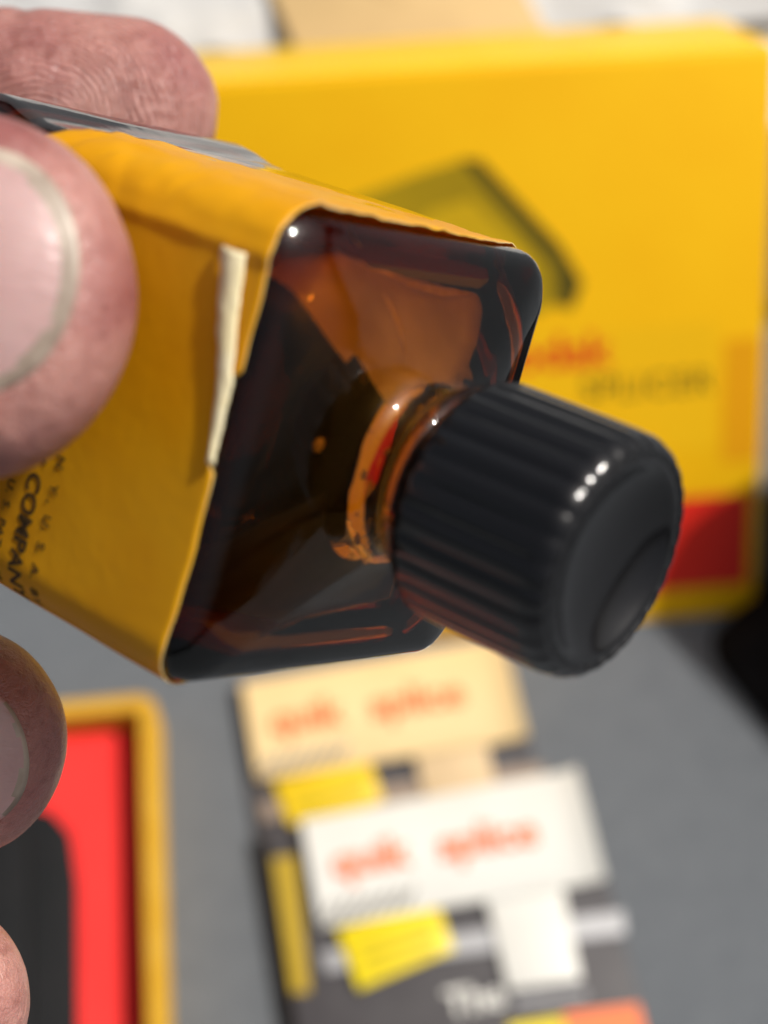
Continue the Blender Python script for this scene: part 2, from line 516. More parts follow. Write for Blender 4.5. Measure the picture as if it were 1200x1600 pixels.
# ------------------------------------------------------------------ red-lined tray box, lower left
tr = empty('tray_box', yaw_frame(-5.35, 15.83, 0, R(5.5)), 'open yellow-rimmed box with a bright red inside, lower left on the grey cloth', 'box')
TX, TY, TH = 11.0, 14.0, 1.3
def ring_wall(x0, x1, y0, y1, r, th, z0, z1, n=8):
    b = bmesh.new()
    cx, cy = (x0 + x1) / 2, (y0 + y1) / 2
    o_ = [(cx + x, cy + y) for x, y in rrect((x1 - x0) / 2, (y1 - y0) / 2, r, n)]
    i_ = [(cx + x, cy + y) for x, y in rrect((x1 - x0) / 2 - th, (y1 - y0) / 2 - th, max(r - th, 0.08), n)]
    e = 0.06
    loops = [[b.verts.new((x, y, z)) for x, y in pts] for pts, z in
             ((o_, z0), (o_, z1 - e), ([(cx + (x - cx) * 0.994, cy + (y - cy) * 0.996) for x, y in o_], z1), 
              ([(cx + (x - cx) * 1.006, cy + (y - cy) * 1.004) for x, y in i_], z1), (i_, z1 - e), (i_, z0))]
    N = len(o_)
    for A, B in zip(loops, loops[1:]):
        for k in range(N):
            b.faces.new((A[k], A[(k + 1) % N], B[(k + 1) % N], B[k]))
    bmesh.ops.recalc_face_normals(b, faces=b.faces)
    return b
obj('rim', ring_wall(-TX, 0, -TY, 0, 0.45, 0.42, 0.0, TH), 'tray_yellow', tr)
obj('red_lining', box_bm(-TX + 0.44, -0.44, -TY + 0.44, -0.44, 0.05, 0.30, 0.03), 'tray_red', tr)
sp = empty('film_splicer', yaw_frame(-7.45, 12.9, 0.305, R(4.5)), 'black metal film splicer lying in the red-lined tray', 'splicer')
obj('base_plate', prism_bm([(0.25, -0.25), (0.42, -1.5), (0.55, -9.5), (-5.5, -9.5), (-5.5, 0.5), (-0.9, 0.5), (-0.2, 0.3)], 0, 0.35, 0.08), 'black_tool', sp)
obj('cutter_arm', prism_bm([(-0.6, -0.3), (-0.35, -7.5), (-2.2, -7.8), (-2.4, -0.1)], 0.36, 0.95, 0.15), 'black_tool', sp)
obj('hinge_pin', box_bm(-4.2, -2.6, -1.2, -0.7, 0.36, 0.75, 0.1), 'steel', sp)

# ------------------------------------------------------------------ film-splice packages
def package(x, y, zoff, yaw, label, header, tabm, filmm, patchm, full):
    p = empty('splice_package', yaw_frame(x, y, zoff, yaw), label, 'package', 'film splice packages on the grey cloth')
    obj('backing_card', box_bm(-0.86 if full else -0.25, 6.55, -5.6, 2.5, 0.0, 0.10, 0.03), 'card_black', p)
    # folded header with a lifted right end
    bm = bmesh.new()
    nx = 24
    top, bot = [], []
    rows = []
    for i in range(nx + 1):
        u = i / nx
        lift = 0.38 + 0.16 * max(0, (u - 0.9) / 0.1) ** 2
        xx = u * 6.45
        rows.append([bm.verts.new((xx, yy, zz)) for yy, zz in ((-0.02 - 0.1 * u, 0.11), (-0.02 - 0.2 * u, lift - 0.08), (0.08 - 0.2 * u, lift), (2.36, lift + 0.06), (2.46, lift), (2.46, 0.11))])
    for A, B in zip(rows, rows[1:]):
        for k in range(5): bm.faces.new((A[k], B[k], B[k + 1], A[k + 1]))
        bm.faces.new((A[5], B[5], B[0], A[0]))
    bm.faces.new(rows[0][::-1]); bm.faces.new(rows[-1])
    bmesh.ops.recalc_face_normals(bm, faces=bm.faces)
    hd = obj('header_card', bm, header, p)
    T = Matrix.Translation
    RZ = Matrix.Rotation(R(-1.2), 4, 'Z')
    text_obj('lettering', 'quik', 1.02, 'print_vermilion', hd, T((0.50, 0.98, 0.462)) @ RZ, 'LEFT', 0.022)
    text_obj('lettering', 'splice', 1.02, 'print_vermilion', hd, T((2.92, 0.92, 0.462)) @ RZ, 'LEFT', 0.022)
    for k in range(7):
        xx = 0.04 + k * 0.30
        obj('hatch_stroke', prism_bm([(xx, 0.03), (xx + 0.13, 0.03), (xx + 0.45, 0.44), (xx + 0.32, 0.44)], 0.455, 0.463), 'hatch_grey', hd, smooth=False)
    obj('film_strip', prism_bm([(-0.05, -0.52), (6.7, -0.88), (6.62, -1.42), (-0.05, -0.98)], 0.13, 0.16, 0.01), filmm, p)
    pt = obj('yellow_sticker', prism_bm([(0.36, -0.12), (2.66, 0.02), (2.80, -1.05), (0.60, -1.52)], 0.22, 0.25, 0.01), patchm, p)
    for k in range(3):
        yy = -0.42 - 0.27 * k
        obj('print_line', prism_bm([(0.75 + 0.05 * k, yy - 0.14), (2.45, yy + 0.06), (2.45, yy - 0.04), (0.75 + 0.05 * k, yy - 0.24)], 0.253, 0.257), 'patch_ink', pt, smooth=False)
    obj('paper_tab', prism_bm([(3.75, -0.12), (5.50, -0.16), (5.40, -2.22), (3.78, -2.14)], 0.19, 0.23, 0.01), tabm, p)
    if full:
        obj('yellow_stripe', prism_bm([(-0.78, 1.80), (-0.25, 1.76), (-0.45, -1.33), (-0.84, -1.27)], 0.104, 0.110), 'stripe_yellow', p, smooth=False)
        text_obj('lettering', 'The', 0.80, 'card_white', p, T((2.40, -2.42, 0.108)), 'LEFT', 0.02)
        obj('print_bar', prism_bm([(3.86, -2.33), (5.45, -2.45), (5.45, -2.56), (3.86, -2.44)], 0.104, 0.110), 'card_grey', p, smooth=False)
        obj('orange_bar', prism_bm([(4.85, -2.82), (6.5, -2.94), (6.5, -3.8), (4.85, -3.7)], 0.104, 0.110), 'print_vermilion', p, smooth=False)
        obj('yellow_bar', prism_bm([(3.6, -2.84), (4.82, -2.88), (4.82, -3.7), (3.6, -3.6)], 0.104, 0.110), 'patch_yellow', p, smooth=False)
    return p
package(-2.97, 14.07, 0.0, R(11), 'cream splice package with orange lettering, half covered by the white one', 'card_cream', 'card_tan', 'card_taupe', 'patch_gold', False)
package(-1.42, 10.42, 0.55, R(11), 'white splice package with orange lettering, nearest the bottom edge', 'card_white', 'card_white', 'card_grey', 'patch_yellow', True)

# ------------------------------------------------------------------ bottle
Rm = ((0.61244595, -0.26302313, -0.74547219), (-0.0093388, 0.94055082, -0.33952457), (0.7904573, 0.21490226, 0.57358023))
TV = (-0.57632353, -1.89062842, 10.22162945)
BLEN, HW = 3.75, 1.61
def bcol(j): return cdir(Rm[0][j], Rm[1][j], Rm[2][j])
bxv, byv, bzv = bcol(0), -bcol(1), -bcol(2)
org = c2w(*TV) + bcol(0) * HW + bcol(1) * 1.60 + bcol(2) * BLEN
BM_ = frame(org, bxv, byv, bzv)
bt = empty('glass_bottle', BM_, 'small square amber glass bottle with yellow label and black screw cap held in fingers', 'bottle')

def sq_ring(hw, r, n=10):
    return rrect(hw, hw, r, n)
def circ_ring(rad, n=10):
    pts = []
    for q in range(4):
        for k in range(n + 1):
            # spread the n+1 samples of each quadrant a little short of the seam so none coincide
            a = R(q * 90 + 90 * (k + 0.5) / (n + 1))
            pts.append((rad * math.cos(a), rad * math.sin(a)))
    return pts
def mixr(A, B, t): return [(a[0] * (1 - t) + b[0] * t, a[1] * (1 - t) + b[1] * t) for a, b in zip(A, B)]
DZ = -0.25
outer = []
for hw, r, z in ((1.05, 0.3, 0.06), (1.30, 0.32, 0.0), (1.53, 0.40, 0.02), (1.635, 0.50, 0.10), (1.69, 0.48, 0.22), (1.70, 0.46, 0.42), (1.67, 0.44, 0.62), (1.62, 0.38, 0.82), (1.605, 0.34, 1.0), (1.60, 0.34, 2.0), (1.60, 0.34, 2.6),
                 (1.61, 0.34, 3.70), (1.606, 0.34, 3.78), (1.592, 0.335, 3.85), (1.565, 0.33, 3.91), (1.525, 0.32, 3.96), (1.47, 0.30, 4.00), (1.38, 0.26, 4.035)):
    outer.append((sq_ring(hw, r), z))
for t_, hw, z in ((0.0, 1.25, 4.085), (0.0, 1.10, 4.145), (0.10, 0.95, 4.205), (0.35, 0.82, 4.26), (0.7, 0.73, 4.31), (0.92, 0.67, 4.36)):
    outer.append((mixr(sq_ring(hw, 0.24), circ_ring(hw * 0.93), t_), z))
for rad, z in ((0.635, 4.41), (0.62, 4.47), (0.63, 4.53), (0.665, 4.56), (0.70, 4.60), (0.718, 4.65), (0.70, 4.70), (0.66, 4.735), (0.60, 4.76), (0.585, 4.9), (0.585, 5.55), (0.55, 5.6), (0.46, 5.6), (0.40, 5.55)):
    outer.append((circ_ring(rad), z))
inner = []
for rad, z in ((0.43, 5.4), (0.45, 4.7), (0.47, 4.5), (0.50, 4.36)):
    inner.append((circ_ring(rad), z))
for t_, hw, z in ((0.8, 0.60, 4.24), (0.6, 0.76, 4.14), (0.5, 0.95, 4.05), (0.45, 1.15, 3.94)):
    inner.append((mixr(sq_ring(hw, 0.3), circ_ring(hw * 0.93), t_), z))
for hw, r, z in ((1.28, 0.62, 3.82), (1.36, 0.55, 3.68), (1.40, 0.48, 3.5), (1.40, 0.44, 0.6), (1.36, 0.34, 0.4), (1.2, 0.34, 0.27), (0.9, 0.3, 0.24)):
    inner.append((sq_ring(hw, r), z))
def loft(rings, cap0=True, cap1=True):
    b = bmesh.new()
    prev = first = None
    for pts, z in rings:
        ring = [b.verts.new((x, y, z)) for x, y in pts]
        if prev:
            for i in range(len(ring)):
                j = (i + 1) % len(ring)
                b.faces.new((prev[i], prev[j], ring[j], ring[i]))
        else: first = ring
        prev = ring
    if cap0: b.faces.new(first[::-1])
    if cap1: b.faces.new(prev)
    return b
outer = [(p_, z_ + (DZ if z_ > 1.9 else 0)) for p_, z_ in outer]
inner = [(p_, z_ + (DZ if z_ > 1.9 else 0)) for p_, z_ in inner]
bm = loft(outer + inner)
bmesh.ops.recalc_face_normals(bm, faces=bm.faces)
def sag(y): return y - 0.10 * min(1, -y / 1.2) if y < 0 else y   # the lower wall stands a little further out
for v in bm.verts:
    if v.co.z < 3.95 or math.hypot(v.co.x, v.co.y) > 0.9: v.co.y = sag(v.co.y)
for v in bm.verts:                               # thicker bead down the far upper edge
    if v.co.y > 1.0 and v.co.x > 0.7 and v.co.z < 3.0:
        k = min(1, (v.co.x - 0.7) / 0.5) * min(1, (3.0 - v.co.z) / 0.7)
        v.co.y += 0.045 * k * k * (3 - 2 * k)
# hand-blown unevenness of the shoulder and heel
for v in bm.verts:
    if 3.4 < v.co.z < 4.05 or v.co.z < 0.3:
        v.co += 0.010 * noise.noise_vector(v.co * 1.6)
obj('glass', bm, 'amber', bt, angle=70)

# old film cement set in the bottom of the bottle
bm = loft([(pts, z) for pts, z in [( [(x * 0.992, y * 0.992) for x, y in p_], z_ - 0.012 if z_ > 2 else z_ + 0.012) for p_, z_ in inner[4:]]])
bmesh.ops.recalc_face_normals(bm, faces=bm.faces)
wz = Vector((bxv.z, byv.z, bzv.z))               # world up in bottle space
geom = bm.verts[:] + bm.edges[:] + bm.faces[:]
cut = bmesh.ops.bisect_plane(bm, geom=geom, plane_co=Vector((0, 0, 2.15)), plane_no=(Vector((0, 0, 1)) + wz * 0.15).normalized(), clear_outer=True)
edges = [e for e in cut['geom_cut'] if isinstance(e, bmesh.types.BMEdge)]
ff = bmesh.ops.edgeloop_fill(bm, edges=edges)['faces']
ins = bmesh.ops.inset_region(bm, faces=ff, thickness=0.02)
tri = bmesh.ops.triangulate(bm, faces=ff)['faces']
for _k in range(3):
    es = list({e for f in tri for e in f.edges if all(x in tri for x in e.link_faces)} | {e for f in tri for e in f.edges})
    old = set(bm.faces) - set(tri)
    bmesh.ops.subdivide_edges(bm, edges=es, cuts=1, use_grid_fill=True)
    tri = [f for f in bm.faces if f not in old and f.normal.length >= 0]
    if _k == 0: pass
    tri = [f for f in tri if f.is_valid]
tset = set(tri)
for v in {v for f in tri for v in f.verts}:
    if all(f in tset for f in v.link_faces):
        v.co.z += 0.12 * noise.noise(v.co * 1.7) + 0.06 * noise.noise(v.co * 4.5)
bmesh.ops.recalc_face_normals(bm, faces=bm.faces)
obj('cement', bm, 'cement', bt, angle=30)

# amber blobs added round the inside of the neck as gold glints
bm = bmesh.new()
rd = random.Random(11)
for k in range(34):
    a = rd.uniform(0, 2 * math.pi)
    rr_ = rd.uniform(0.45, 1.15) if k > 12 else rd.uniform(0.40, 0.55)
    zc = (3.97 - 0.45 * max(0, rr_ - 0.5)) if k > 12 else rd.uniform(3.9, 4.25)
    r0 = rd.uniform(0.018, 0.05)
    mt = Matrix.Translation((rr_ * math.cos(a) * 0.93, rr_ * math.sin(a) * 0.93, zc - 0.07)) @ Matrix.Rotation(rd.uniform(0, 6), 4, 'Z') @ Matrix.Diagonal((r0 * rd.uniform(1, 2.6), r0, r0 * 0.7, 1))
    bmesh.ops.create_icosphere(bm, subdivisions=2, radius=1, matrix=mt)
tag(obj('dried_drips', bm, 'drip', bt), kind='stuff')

# brown inner film on the upper shoulder; dark film added to shade the lower
bm = loft([([(x * 0.985, y * 0.985) for x, y in p_], z_ - 0.02 if z_ > 2 else z_ + 0.02) for p_, z_ in inner[4:]])
bmesh.ops.recalc_face_normals(bm, faces=bm.faces)
kill = []
for f in bm.faces:
    c = f.calc_center_median()
    up_ = c.y > (-c.x * 0.92 if c.x < 0 else -0.5)
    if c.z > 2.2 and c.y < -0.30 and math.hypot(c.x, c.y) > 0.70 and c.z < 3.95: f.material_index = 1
    elif not (c.z > 2.9 and up_ and c.z < 3.95): kill.append(f)
bmesh.ops.delete(bm, geom=kill, context='FACES')
film_bvh = BVHTree.FromBMesh(bm)
film = obj('dried_film', bm, ['dried', 'dried_dark'], bt, angle=50)
# pale arcs put in for the curved reflection on the upper facet
def reflection_bm(pts, rad):
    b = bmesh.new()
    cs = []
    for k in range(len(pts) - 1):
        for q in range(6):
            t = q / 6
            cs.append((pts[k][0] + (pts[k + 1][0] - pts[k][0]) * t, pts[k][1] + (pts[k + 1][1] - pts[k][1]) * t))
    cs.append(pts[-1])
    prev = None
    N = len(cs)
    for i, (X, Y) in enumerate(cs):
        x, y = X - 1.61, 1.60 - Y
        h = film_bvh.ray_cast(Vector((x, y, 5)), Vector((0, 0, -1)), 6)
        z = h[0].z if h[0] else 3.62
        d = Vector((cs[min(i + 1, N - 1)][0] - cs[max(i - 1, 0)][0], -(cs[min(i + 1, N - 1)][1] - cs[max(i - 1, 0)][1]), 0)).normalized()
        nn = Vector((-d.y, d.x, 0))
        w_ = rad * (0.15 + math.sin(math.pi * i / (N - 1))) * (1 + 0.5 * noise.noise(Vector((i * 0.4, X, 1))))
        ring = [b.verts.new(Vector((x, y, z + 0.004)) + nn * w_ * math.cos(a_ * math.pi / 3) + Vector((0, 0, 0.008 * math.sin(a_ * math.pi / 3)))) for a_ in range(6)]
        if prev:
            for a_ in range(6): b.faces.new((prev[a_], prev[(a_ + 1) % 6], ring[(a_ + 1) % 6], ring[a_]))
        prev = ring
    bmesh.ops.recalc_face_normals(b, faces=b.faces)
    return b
obj('tide_line', reflection_bm([(0.83, 0.21), (1.11, 0.31), (1.43, 0.39), (1.82, 0.42), (2.16, 0.38), (2.41, 0.30)], 0.026), 'drip', film)
obj('tide_line', reflection_bm([(1.12, 0.48), (1.22, 0.58), (1.29, 0.70), (1.32, 0.84)], 0.020), 'drip', film)

# label: paper wrapped round three sides and their corners
def path_pt(s):
    """distance s along the wrap -> (x, y), outward normal; s=0 at the corner between lower and front face"""
    rr, hwl = 0.34, 1.612
    st = 2 * (hwl - rr); arc = rr * math.pi / 2
    # segments walking: lower face (-y) toward -x, corner, front face (-x) going +y, corner, top face (+y) going +x, corner
    segs = [('l', (hwl - rr, -hwl), (-1, 0), (0, -1), st), ('a', (-hwl + rr, -hwl + rr), 270, -90, arc), ('l', (-hwl, -hwl + rr), (0, 1), (-1, 0), st),
            ('a', (-hwl + rr, hwl - rr), 180, -90, arc), ('l', (-hwl + rr, hwl), (1, 0), (0, 1), st), ('a', (hwl - rr, hwl - rr), 90, -90, arc), ('l', (hwl, hwl - rr), (0, -1), (1, 0), st)]
    for sg in segs:
        if s <= sg[4] or sg is segs[-1]:
            if sg[0] == 'l':
                return Vector((sg[1][0] + sg[2][0] * s, sg[1][1] + sg[2][1] * s, 0)), Vector((*sg[3], 0))
            a = R(sg[2] + sg[3] * s / arc)
            n = Vector((math.cos(a), math.sin(a), 0))
            return Vector((sg[1][0], sg[1][1], 0)) + n * rr, n
        s -= sg[4]
ST, ARC = 2 * (1.612 - 0.34), 0.34 * math.pi / 2
S0, S1 = 0.5, 2 * ST + ST + 3 * ARC + 0.4
def lerp_tab(tab, x):
    if x <= tab[0][0]: return tab[0][1]
    for (a, fa), (b, fb) in zip(tab, tab[1:]):
        if x <= b: return fa + (fb - fa) * (x - a) / (b - a)
    return tab[-1][1]
sF = ST + ARC                                    # start of the front face
sT = sF + ST + ARC                               # start of the top face
def YtoS(Y): return sF + (1.60 - Y) + (1.612 - 0.34)
top_tab = [(S0, 3.28), (sF - ARC - 0.6, 3.45), (sF - ARC, 3.56), (sF, 3.66), (YtoS(2.4), 3.70), (YtoS(1.74), 3.70), (YtoS(1.70), 3.62), (YtoS(1.16), 3.62), (YtoS(1.10), 3.715), (sF + ST, 3.725), (sT, 3.68), (sT + 1.0, 3.64), (sT + 2.2, 3.56), (sT + 2.6, 3.42), (S1, 3.2)]
bot_tab = [(S0, 0.95), (sF, 0.95), (sF + ST - 0.4, 0.95), (sF + ST, 1.1), (sT, 1.45), (sT + 0.25, 1.25), (sT + 0.7, 1.02), (sT + 1.3, 0.94), (sT + 1.8, 1.0), (sT + 2.05, 1.3), (sT + 2.2, 2.3), (sT + 2.3, 2.65), (S1, 2.75)]
bm = bmesh.new()
NS, NZ = 230, 48
grid = []
for i in range(NS + 1):
    s = S0 + (S1 - S0) * i / NS
    p, n = path_pt(s)
    zt = lerp_tab(top_tab, s) + 0.010 * noise.noise(Vector((s * 5, 0, 3)))
    zb = lerp_tab(bot_tab, s) + 0.015 * noise.noise(Vector((s * 4, 9, 3)))
    col = []
    for k in range(NZ + 1):
        t = k / NZ
        z = zb + (zt - zb) * t
        wr = max(0.0, min(1.0, (s - (sF + ST - 0.15)) / 0.3))
        d = 0.016 + 0.004 * noise.noise(Vector((s * 2, z * 2, 0)))
        d += wr * 0.030 * max(0, noise.noise(Vector((s * 3.2, z * 1.4, 7)))) + wr * 0.012 * noise.noise(Vector((s * 9, z * 6, 2)))
        d += 0.022 * math.exp(-((s - sF - ST + 0.02) / 0.05) ** 2) + wr * 0.026 * math.exp(-((s - sT - 0.02 - 0.03 * math.sin(z * 2.6)) / 0.05) ** 2)
        mid = math.exp(-((s - 0.5 * (sF + ST + sT)) / 0.16) ** 2)
        for zc_, sl_, dp_ in ((1.55, 0.5, 0.035), (2.15, -0.4, 0.028), (2.75, 0.3, 0.018), (1.9, 1.2, 0.016)):
            d -= mid * dp_ * math.exp(-((z - zc_ - sl_ * (s - sT + 0.25)) / 0.055) ** 2)
        top_ = max(0, min(1, (s - sT) / 0.2))
        d += top_ * 0.016 * math.exp(-((z - 2.3 - 0.9 * (s - sT)) / 0.07) ** 2) - top_ * 0.012 * math.exp(-((z - 1.9 - 0.5 * (s - sT)) / 0.05) ** 2)
        d = max(d, 0.009)
        q_ = p + n * d + Vector((0, 0, z))
        q_.y = sag(q_.y)
        col.append(bm.verts.new(q_))
    grid.append(col)
for A, B in zip(grid, grid[1:]):
    for k in range(NZ): bm.faces.new((A[k], B[k], B[k + 1], A[k + 1]))
bmesh.ops.recalc_face_normals(bm, faces=bm.faces)
bm.faces.ensure_lookup_table()
lab = obj('label', bm, ['label', 'label_rim'], bt, angle=50)
fm = lab.data.polygons[NS // 2 * NZ]
if fm.normal.x > 0 and fm.center.x < 0: lab.data.flip_normals()
sol = lab.modifiers.new('thickness', 'SOLIDIFY')
sol.thickness = 0.00008
sol.offset = -1
sol.material_offset_rim = 1
# torn, curled paper edge on the front face
bm = bmesh.new()
rows = []
for i in range(41):
    t = i / 40
    Y = 0.37 + t * 1.33
    zl = lerp_tab([(0, 0.43), (0.3, 0.33), (0.6, 0.19), (1, 0.10)], t)
    zr = lerp_tab([(0, 0.215), (0.3, 0.155), (0.6, 0.065), (1, 0.05)], t)
    row = []
    for k in range(9):
        a = k / 8
        zz = BLEN - (zl + (zr - zl) * a) + 0.012 * noise.noise(Vector((t * 14, a * 2, 4)))
        h = 0.024 + 0.055 * math.sin(math.pi * (0.1 + 0.8 * a)) * (0.5 + 0.5 * (1 - t)) + 0.006 * noise.noise(Vector((t * 9, a * 3, 0)))
        row.append(bm.verts.new((-1.612 - h, sag(1.60 - Y), zz)))
    rows.append(row)
for A, B in zip(rows, rows[1:]):
    for k in range(8): bm.faces.new((A[k], B[k], B[k + 1], A[k + 1]))
bmesh.ops.recalc_face_normals(bm, faces=bm.faces)
tearo = obj('torn_edge', bm, 'paper_edge', lab)
s2 = tearo.modifiers.new('thickness', 'SOLIDIFY'); s2.thickness = 0.0002; s2.offset = 0
# printing, reading down the front face
def lab_mtx(Y, Z):
    ex, ey, ez = Vector((0, -1, 0)), Vector((0, 0, 1)), Vector((-1, 0, 0))
    return Matrix(((ex.x, ey.x, ez.x, -1.634), (ex.y, ey.y, ez.y, 1.60 - Y), (ex.z, ey.z, ez.z, BLEN - Z), (0, 0, 0, 1)))
text_obj('lettering', 'MADE IN ROCHESTER, N. Y., U. S. A. BY', 0.115, 'ink', lab, lab_mtx(3.15, 1.49), 'RIGHT', 0.001, 1.18, 1.5, thick=0.001)
text_obj('lettering', 'EASTMAN KODAK COMPANY', 0.205, 'ink', lab, lab_mtx(3.20, 1.735), 'RIGHT', 0.004, 1.0, 1.1, sx=0.94, thick=0.001)
text_obj('lettering', 'TRADEMARKS REG. U. S. PAT. OFF.', 0.105, 'ink', lab, lab_mtx(3.15, 1.93), 'RIGHT', 0.001, 1.1, 1.3, thick=0.001)

for o_ in lab.children:
    if o_.name.startswith('lettering'):
        for v in o_.data.vertices:
            e_ = -(1.612 - 0.34) - v.co.y / CM
            if e_ > 0:
                p_, n_ = path_pt(sF - e_)
                off = -1.612 - v.co.x / CM
                q_ = p_ + n_ * off
                v.co.x, v.co.y = q_.x * CM, q_.y * CM
            v.co.y = sag(v.co.y / CM) * CM
# cap
NF = 29
def flute(r, z, a):
    if 0.06 < z < 1.215 and r > 0.70:
        c = abs(math.cos(NF * a / 2))
        k = 0.026 if z < 1.05 else 0.016
        return k * (c ** 0.7 - 0.8)
    return 0
prof = [(0.66, 0.02), (0.74, 0.0), (0.795, 0.01), (0.81, 0.04), (0.812, 0.09), (0.81, 0.35), (0.806, 0.8), (0.80, 1.04), (0.797, 1.08), (0.788, 1.12), (0.773, 1.155), (0.755, 1.183), (0.738, 1.20), (0.725, 1.207),
        (0.712, 1.204), (0.702, 1.190), (0.690, 1.182), (0.676, 1.192), (0.660, 1.204), (0.642, 1.206), (0.622, 1.198), (0.60, 1.175), (0.52, 1.11), (0.40, 1.05), (0.25, 1.01), (0.1, 0.995), (0, 0.993)]
capb = lathe_bm([(r_ * 1.065, z_) for r_, z_ in prof], NF * 8, flute)
cap = obj('cap', capb, 'cap', bt, angle=60)
cap.location = (0, -0.04 * CM, 4.58 * CM)

# ------------------------------------------------------------------ hand
def tube(b, pts, nrm, nseg=28, sub=6):
    """pts: (x,y,z, half width, half thickness) in camera cm; nrm: dorsal normal (camera); closed rounded ends"""
    P = [Vector(p[:3]) for p in pts]
    W = [p[3] for p in pts]; T = [p[4] for p in pts]
    def cr(a, b_, c, d, t):
        return 0.5 * ((2 * b_) + (c - a) * t + (2 * a - 5 * b_ + 4 * c - d) * t * t + (3 * b_ - a - 3 * c + d) * t ** 3)
    cs, ws, ths = [], [], []
    n = len(P)
    for i in range(n - 1):
        i0, i3 = max(i - 1, 0), min(i + 2, n - 1)
        for k in range(sub):
            t = k / sub
            cs.append(cr(P[i0], P[i], P[i + 1], P[i3], t))
            ws.append(cr(W[i0], W[i], W[i + 1], W[i3], t)); ths.append(cr(T[i0], T[i], T[i + 1], T[i3], t))
    cs.append(P[-1]); ws.append(W[-1]); ths.append(T[-1])
    N0 = Vector(nrm)
    rings = []
    def ring(c, d, w_, t_):
        l = d.cross(N0).normalized(); nn = l.cross(d).normalized()
        return [b.verts.new(c + l * w_ * math.cos(2 * math.pi * k / nseg) + nn * t_ * math.sin(2 * math.pi * k / nseg)) for k in range(nseg)]
    d0 = (cs[1] - cs[0]).normalized()
    for q in range(8, 0, -1):                     # rounded tip
        a = q / 8 * math.pi / 2
        if q == 8: continue
        rings.append(ring(cs[0] - d0 * math.sin(a) * (ws[0] * 0.97), d0, ws[0] * math.cos(a), ths[0] * math.cos(a)))
    for i, c in enumerate(cs):
        d = (cs[min(i + 1, len(cs) - 1)] - cs[max(i - 1, 0)]).normalized()
        rings.append(ring(c, d, ws[i], ths[i]))
    d1 = (cs[-1] - cs[-2]).normalized()
    for q in range(1, 8):
        a = q / 8 * math.pi / 2
        rings.append(ring(cs[-1] + d1 * math.sin(a) * ws[-1] * 0.8, d1, ws[-1] * math.cos(a), ths[-1] * math.cos(a)))
    for A, B in zip(rings, rings[1:]):
        for k in range(nseg): b.faces.new((A[k], A[(k + 1) % nseg], B[(k + 1) % nseg], B[k]))
    b.faces.new(rings[0][::-1]); b.faces.new(rings[-1])

def U3(px, py, z): return Vector(((px - 600) * z / 2595.2, (py - 800) * z / 2595.2, z))
hb = bmesh.new()
TN = Vector((-0.10, 0.02, -1.0)).normalized()   # dorsal normal of the thumb
TD = Vector((-0.965, -0.03, 0.26)).normalized()    # tip -> base
tip = Vector((-1.655, -1.34, 10.33))
t0 = tip + TD * 1.08
tube(hb, [(*t0, 1.20, 0.80), (*(tip + TD * 1.9), 1.26, 0.92), (*(tip + TD * 3.0), 1.16, 1.0), (-4.9, -1.2, 11.9, 1.06, 1.02), (-7.4, -0.2, 12.9, 1.2, 1.15), (-10.5, 2.0, 14.0, 1.7, 1.6), (-12.8, 3.2, 14.6, 1.8, 1.6)], TN)
IN = Vector((0.55, -0.25, 0.80))
itip = U3(200, 176, 16.55)
tube(hb, [(*itip, 0.93, 0.76), (*(itip + Vector((-0.95, -0.03, 0.0))), 0.98, 0.86), (-3.9, -4.02, 16.6, 0.94, 0.86), (-6.4, -3.3, 17.1, 1.02, 1.0), (-9.4, -1.3, 16.4, 1.15, 1.15), (-12.0, 0.4, 15.8, 1.3, 1.3)], IN)
MN = Vector((-0.16, 0.0, -0.99))
mtip = U3(-62, 1158, 13.6)
tube(hb, [(*mtip, 0.94, 0.80), (*(mtip + Vector((-0.9, -0.05, 0.5))), 0.98, 0.86), (-5.6, 1.7, 15.2, 0.95, 0.88), (-7.8, 1.8, 16.8, 1.0, 1.0), (-10.2, 1.0, 16.8, 1.15, 1.15), (-12.4, 1.8, 16.0, 1.3, 1.3)], MN)
rtip = U3(-110, 1570, 13.2)
tube(hb, [(*rtip, 0.84, 0.76), (*(rtip + Vector((-0.9, -0.05, 0.5))), 0.90, 0.80), (-5.9, 3.7, 14.8, 0.9, 0.85), (-8.0, 3.8, 16.3, 0.95, 0.95), (-10.3, 2.9, 16.4, 1.1, 1.1), (-12.4, 3.0, 15.8, 1.3, 1.3)], MN)
tube(hb, [(-4.9, 5.8, 13.4, 0.72, 0.64), (-5.7, 5.7, 13.9, 0.78, 0.7), (-6.9, 5.6, 14.7, 0.8, 0.75), (-8.6, 5.4, 15.6, 0.85, 0.85), (-10.4, 4.6, 15.8, 1.0, 1.0), (-12.5, 4.2, 15.4, 1.2, 1.2)], MN)
tube(hb, [(-11.0, 1.6, 15.6, 2.6, 1.5), (-13.5, 3.0, 15.2, 3.2, 1.8), (-16.0, 4.4, 15.4, 2.9, 1.9), (-18.0, 5.4, 15.8, 2.6, 2.0), (-22, 7.4, 16.8, 3.0, 2.5), (-30, 11, 19, 3.8, 3.2)], Vector((-0.3, -0.2, -0.9)).cross(Vector((-0.8, 0.5, 0.1))).cross(Vector((-0.8, 0.5, 0.1))) * -1)
bmesh.ops.recalc_face_normals(hb, faces=hb.faces)
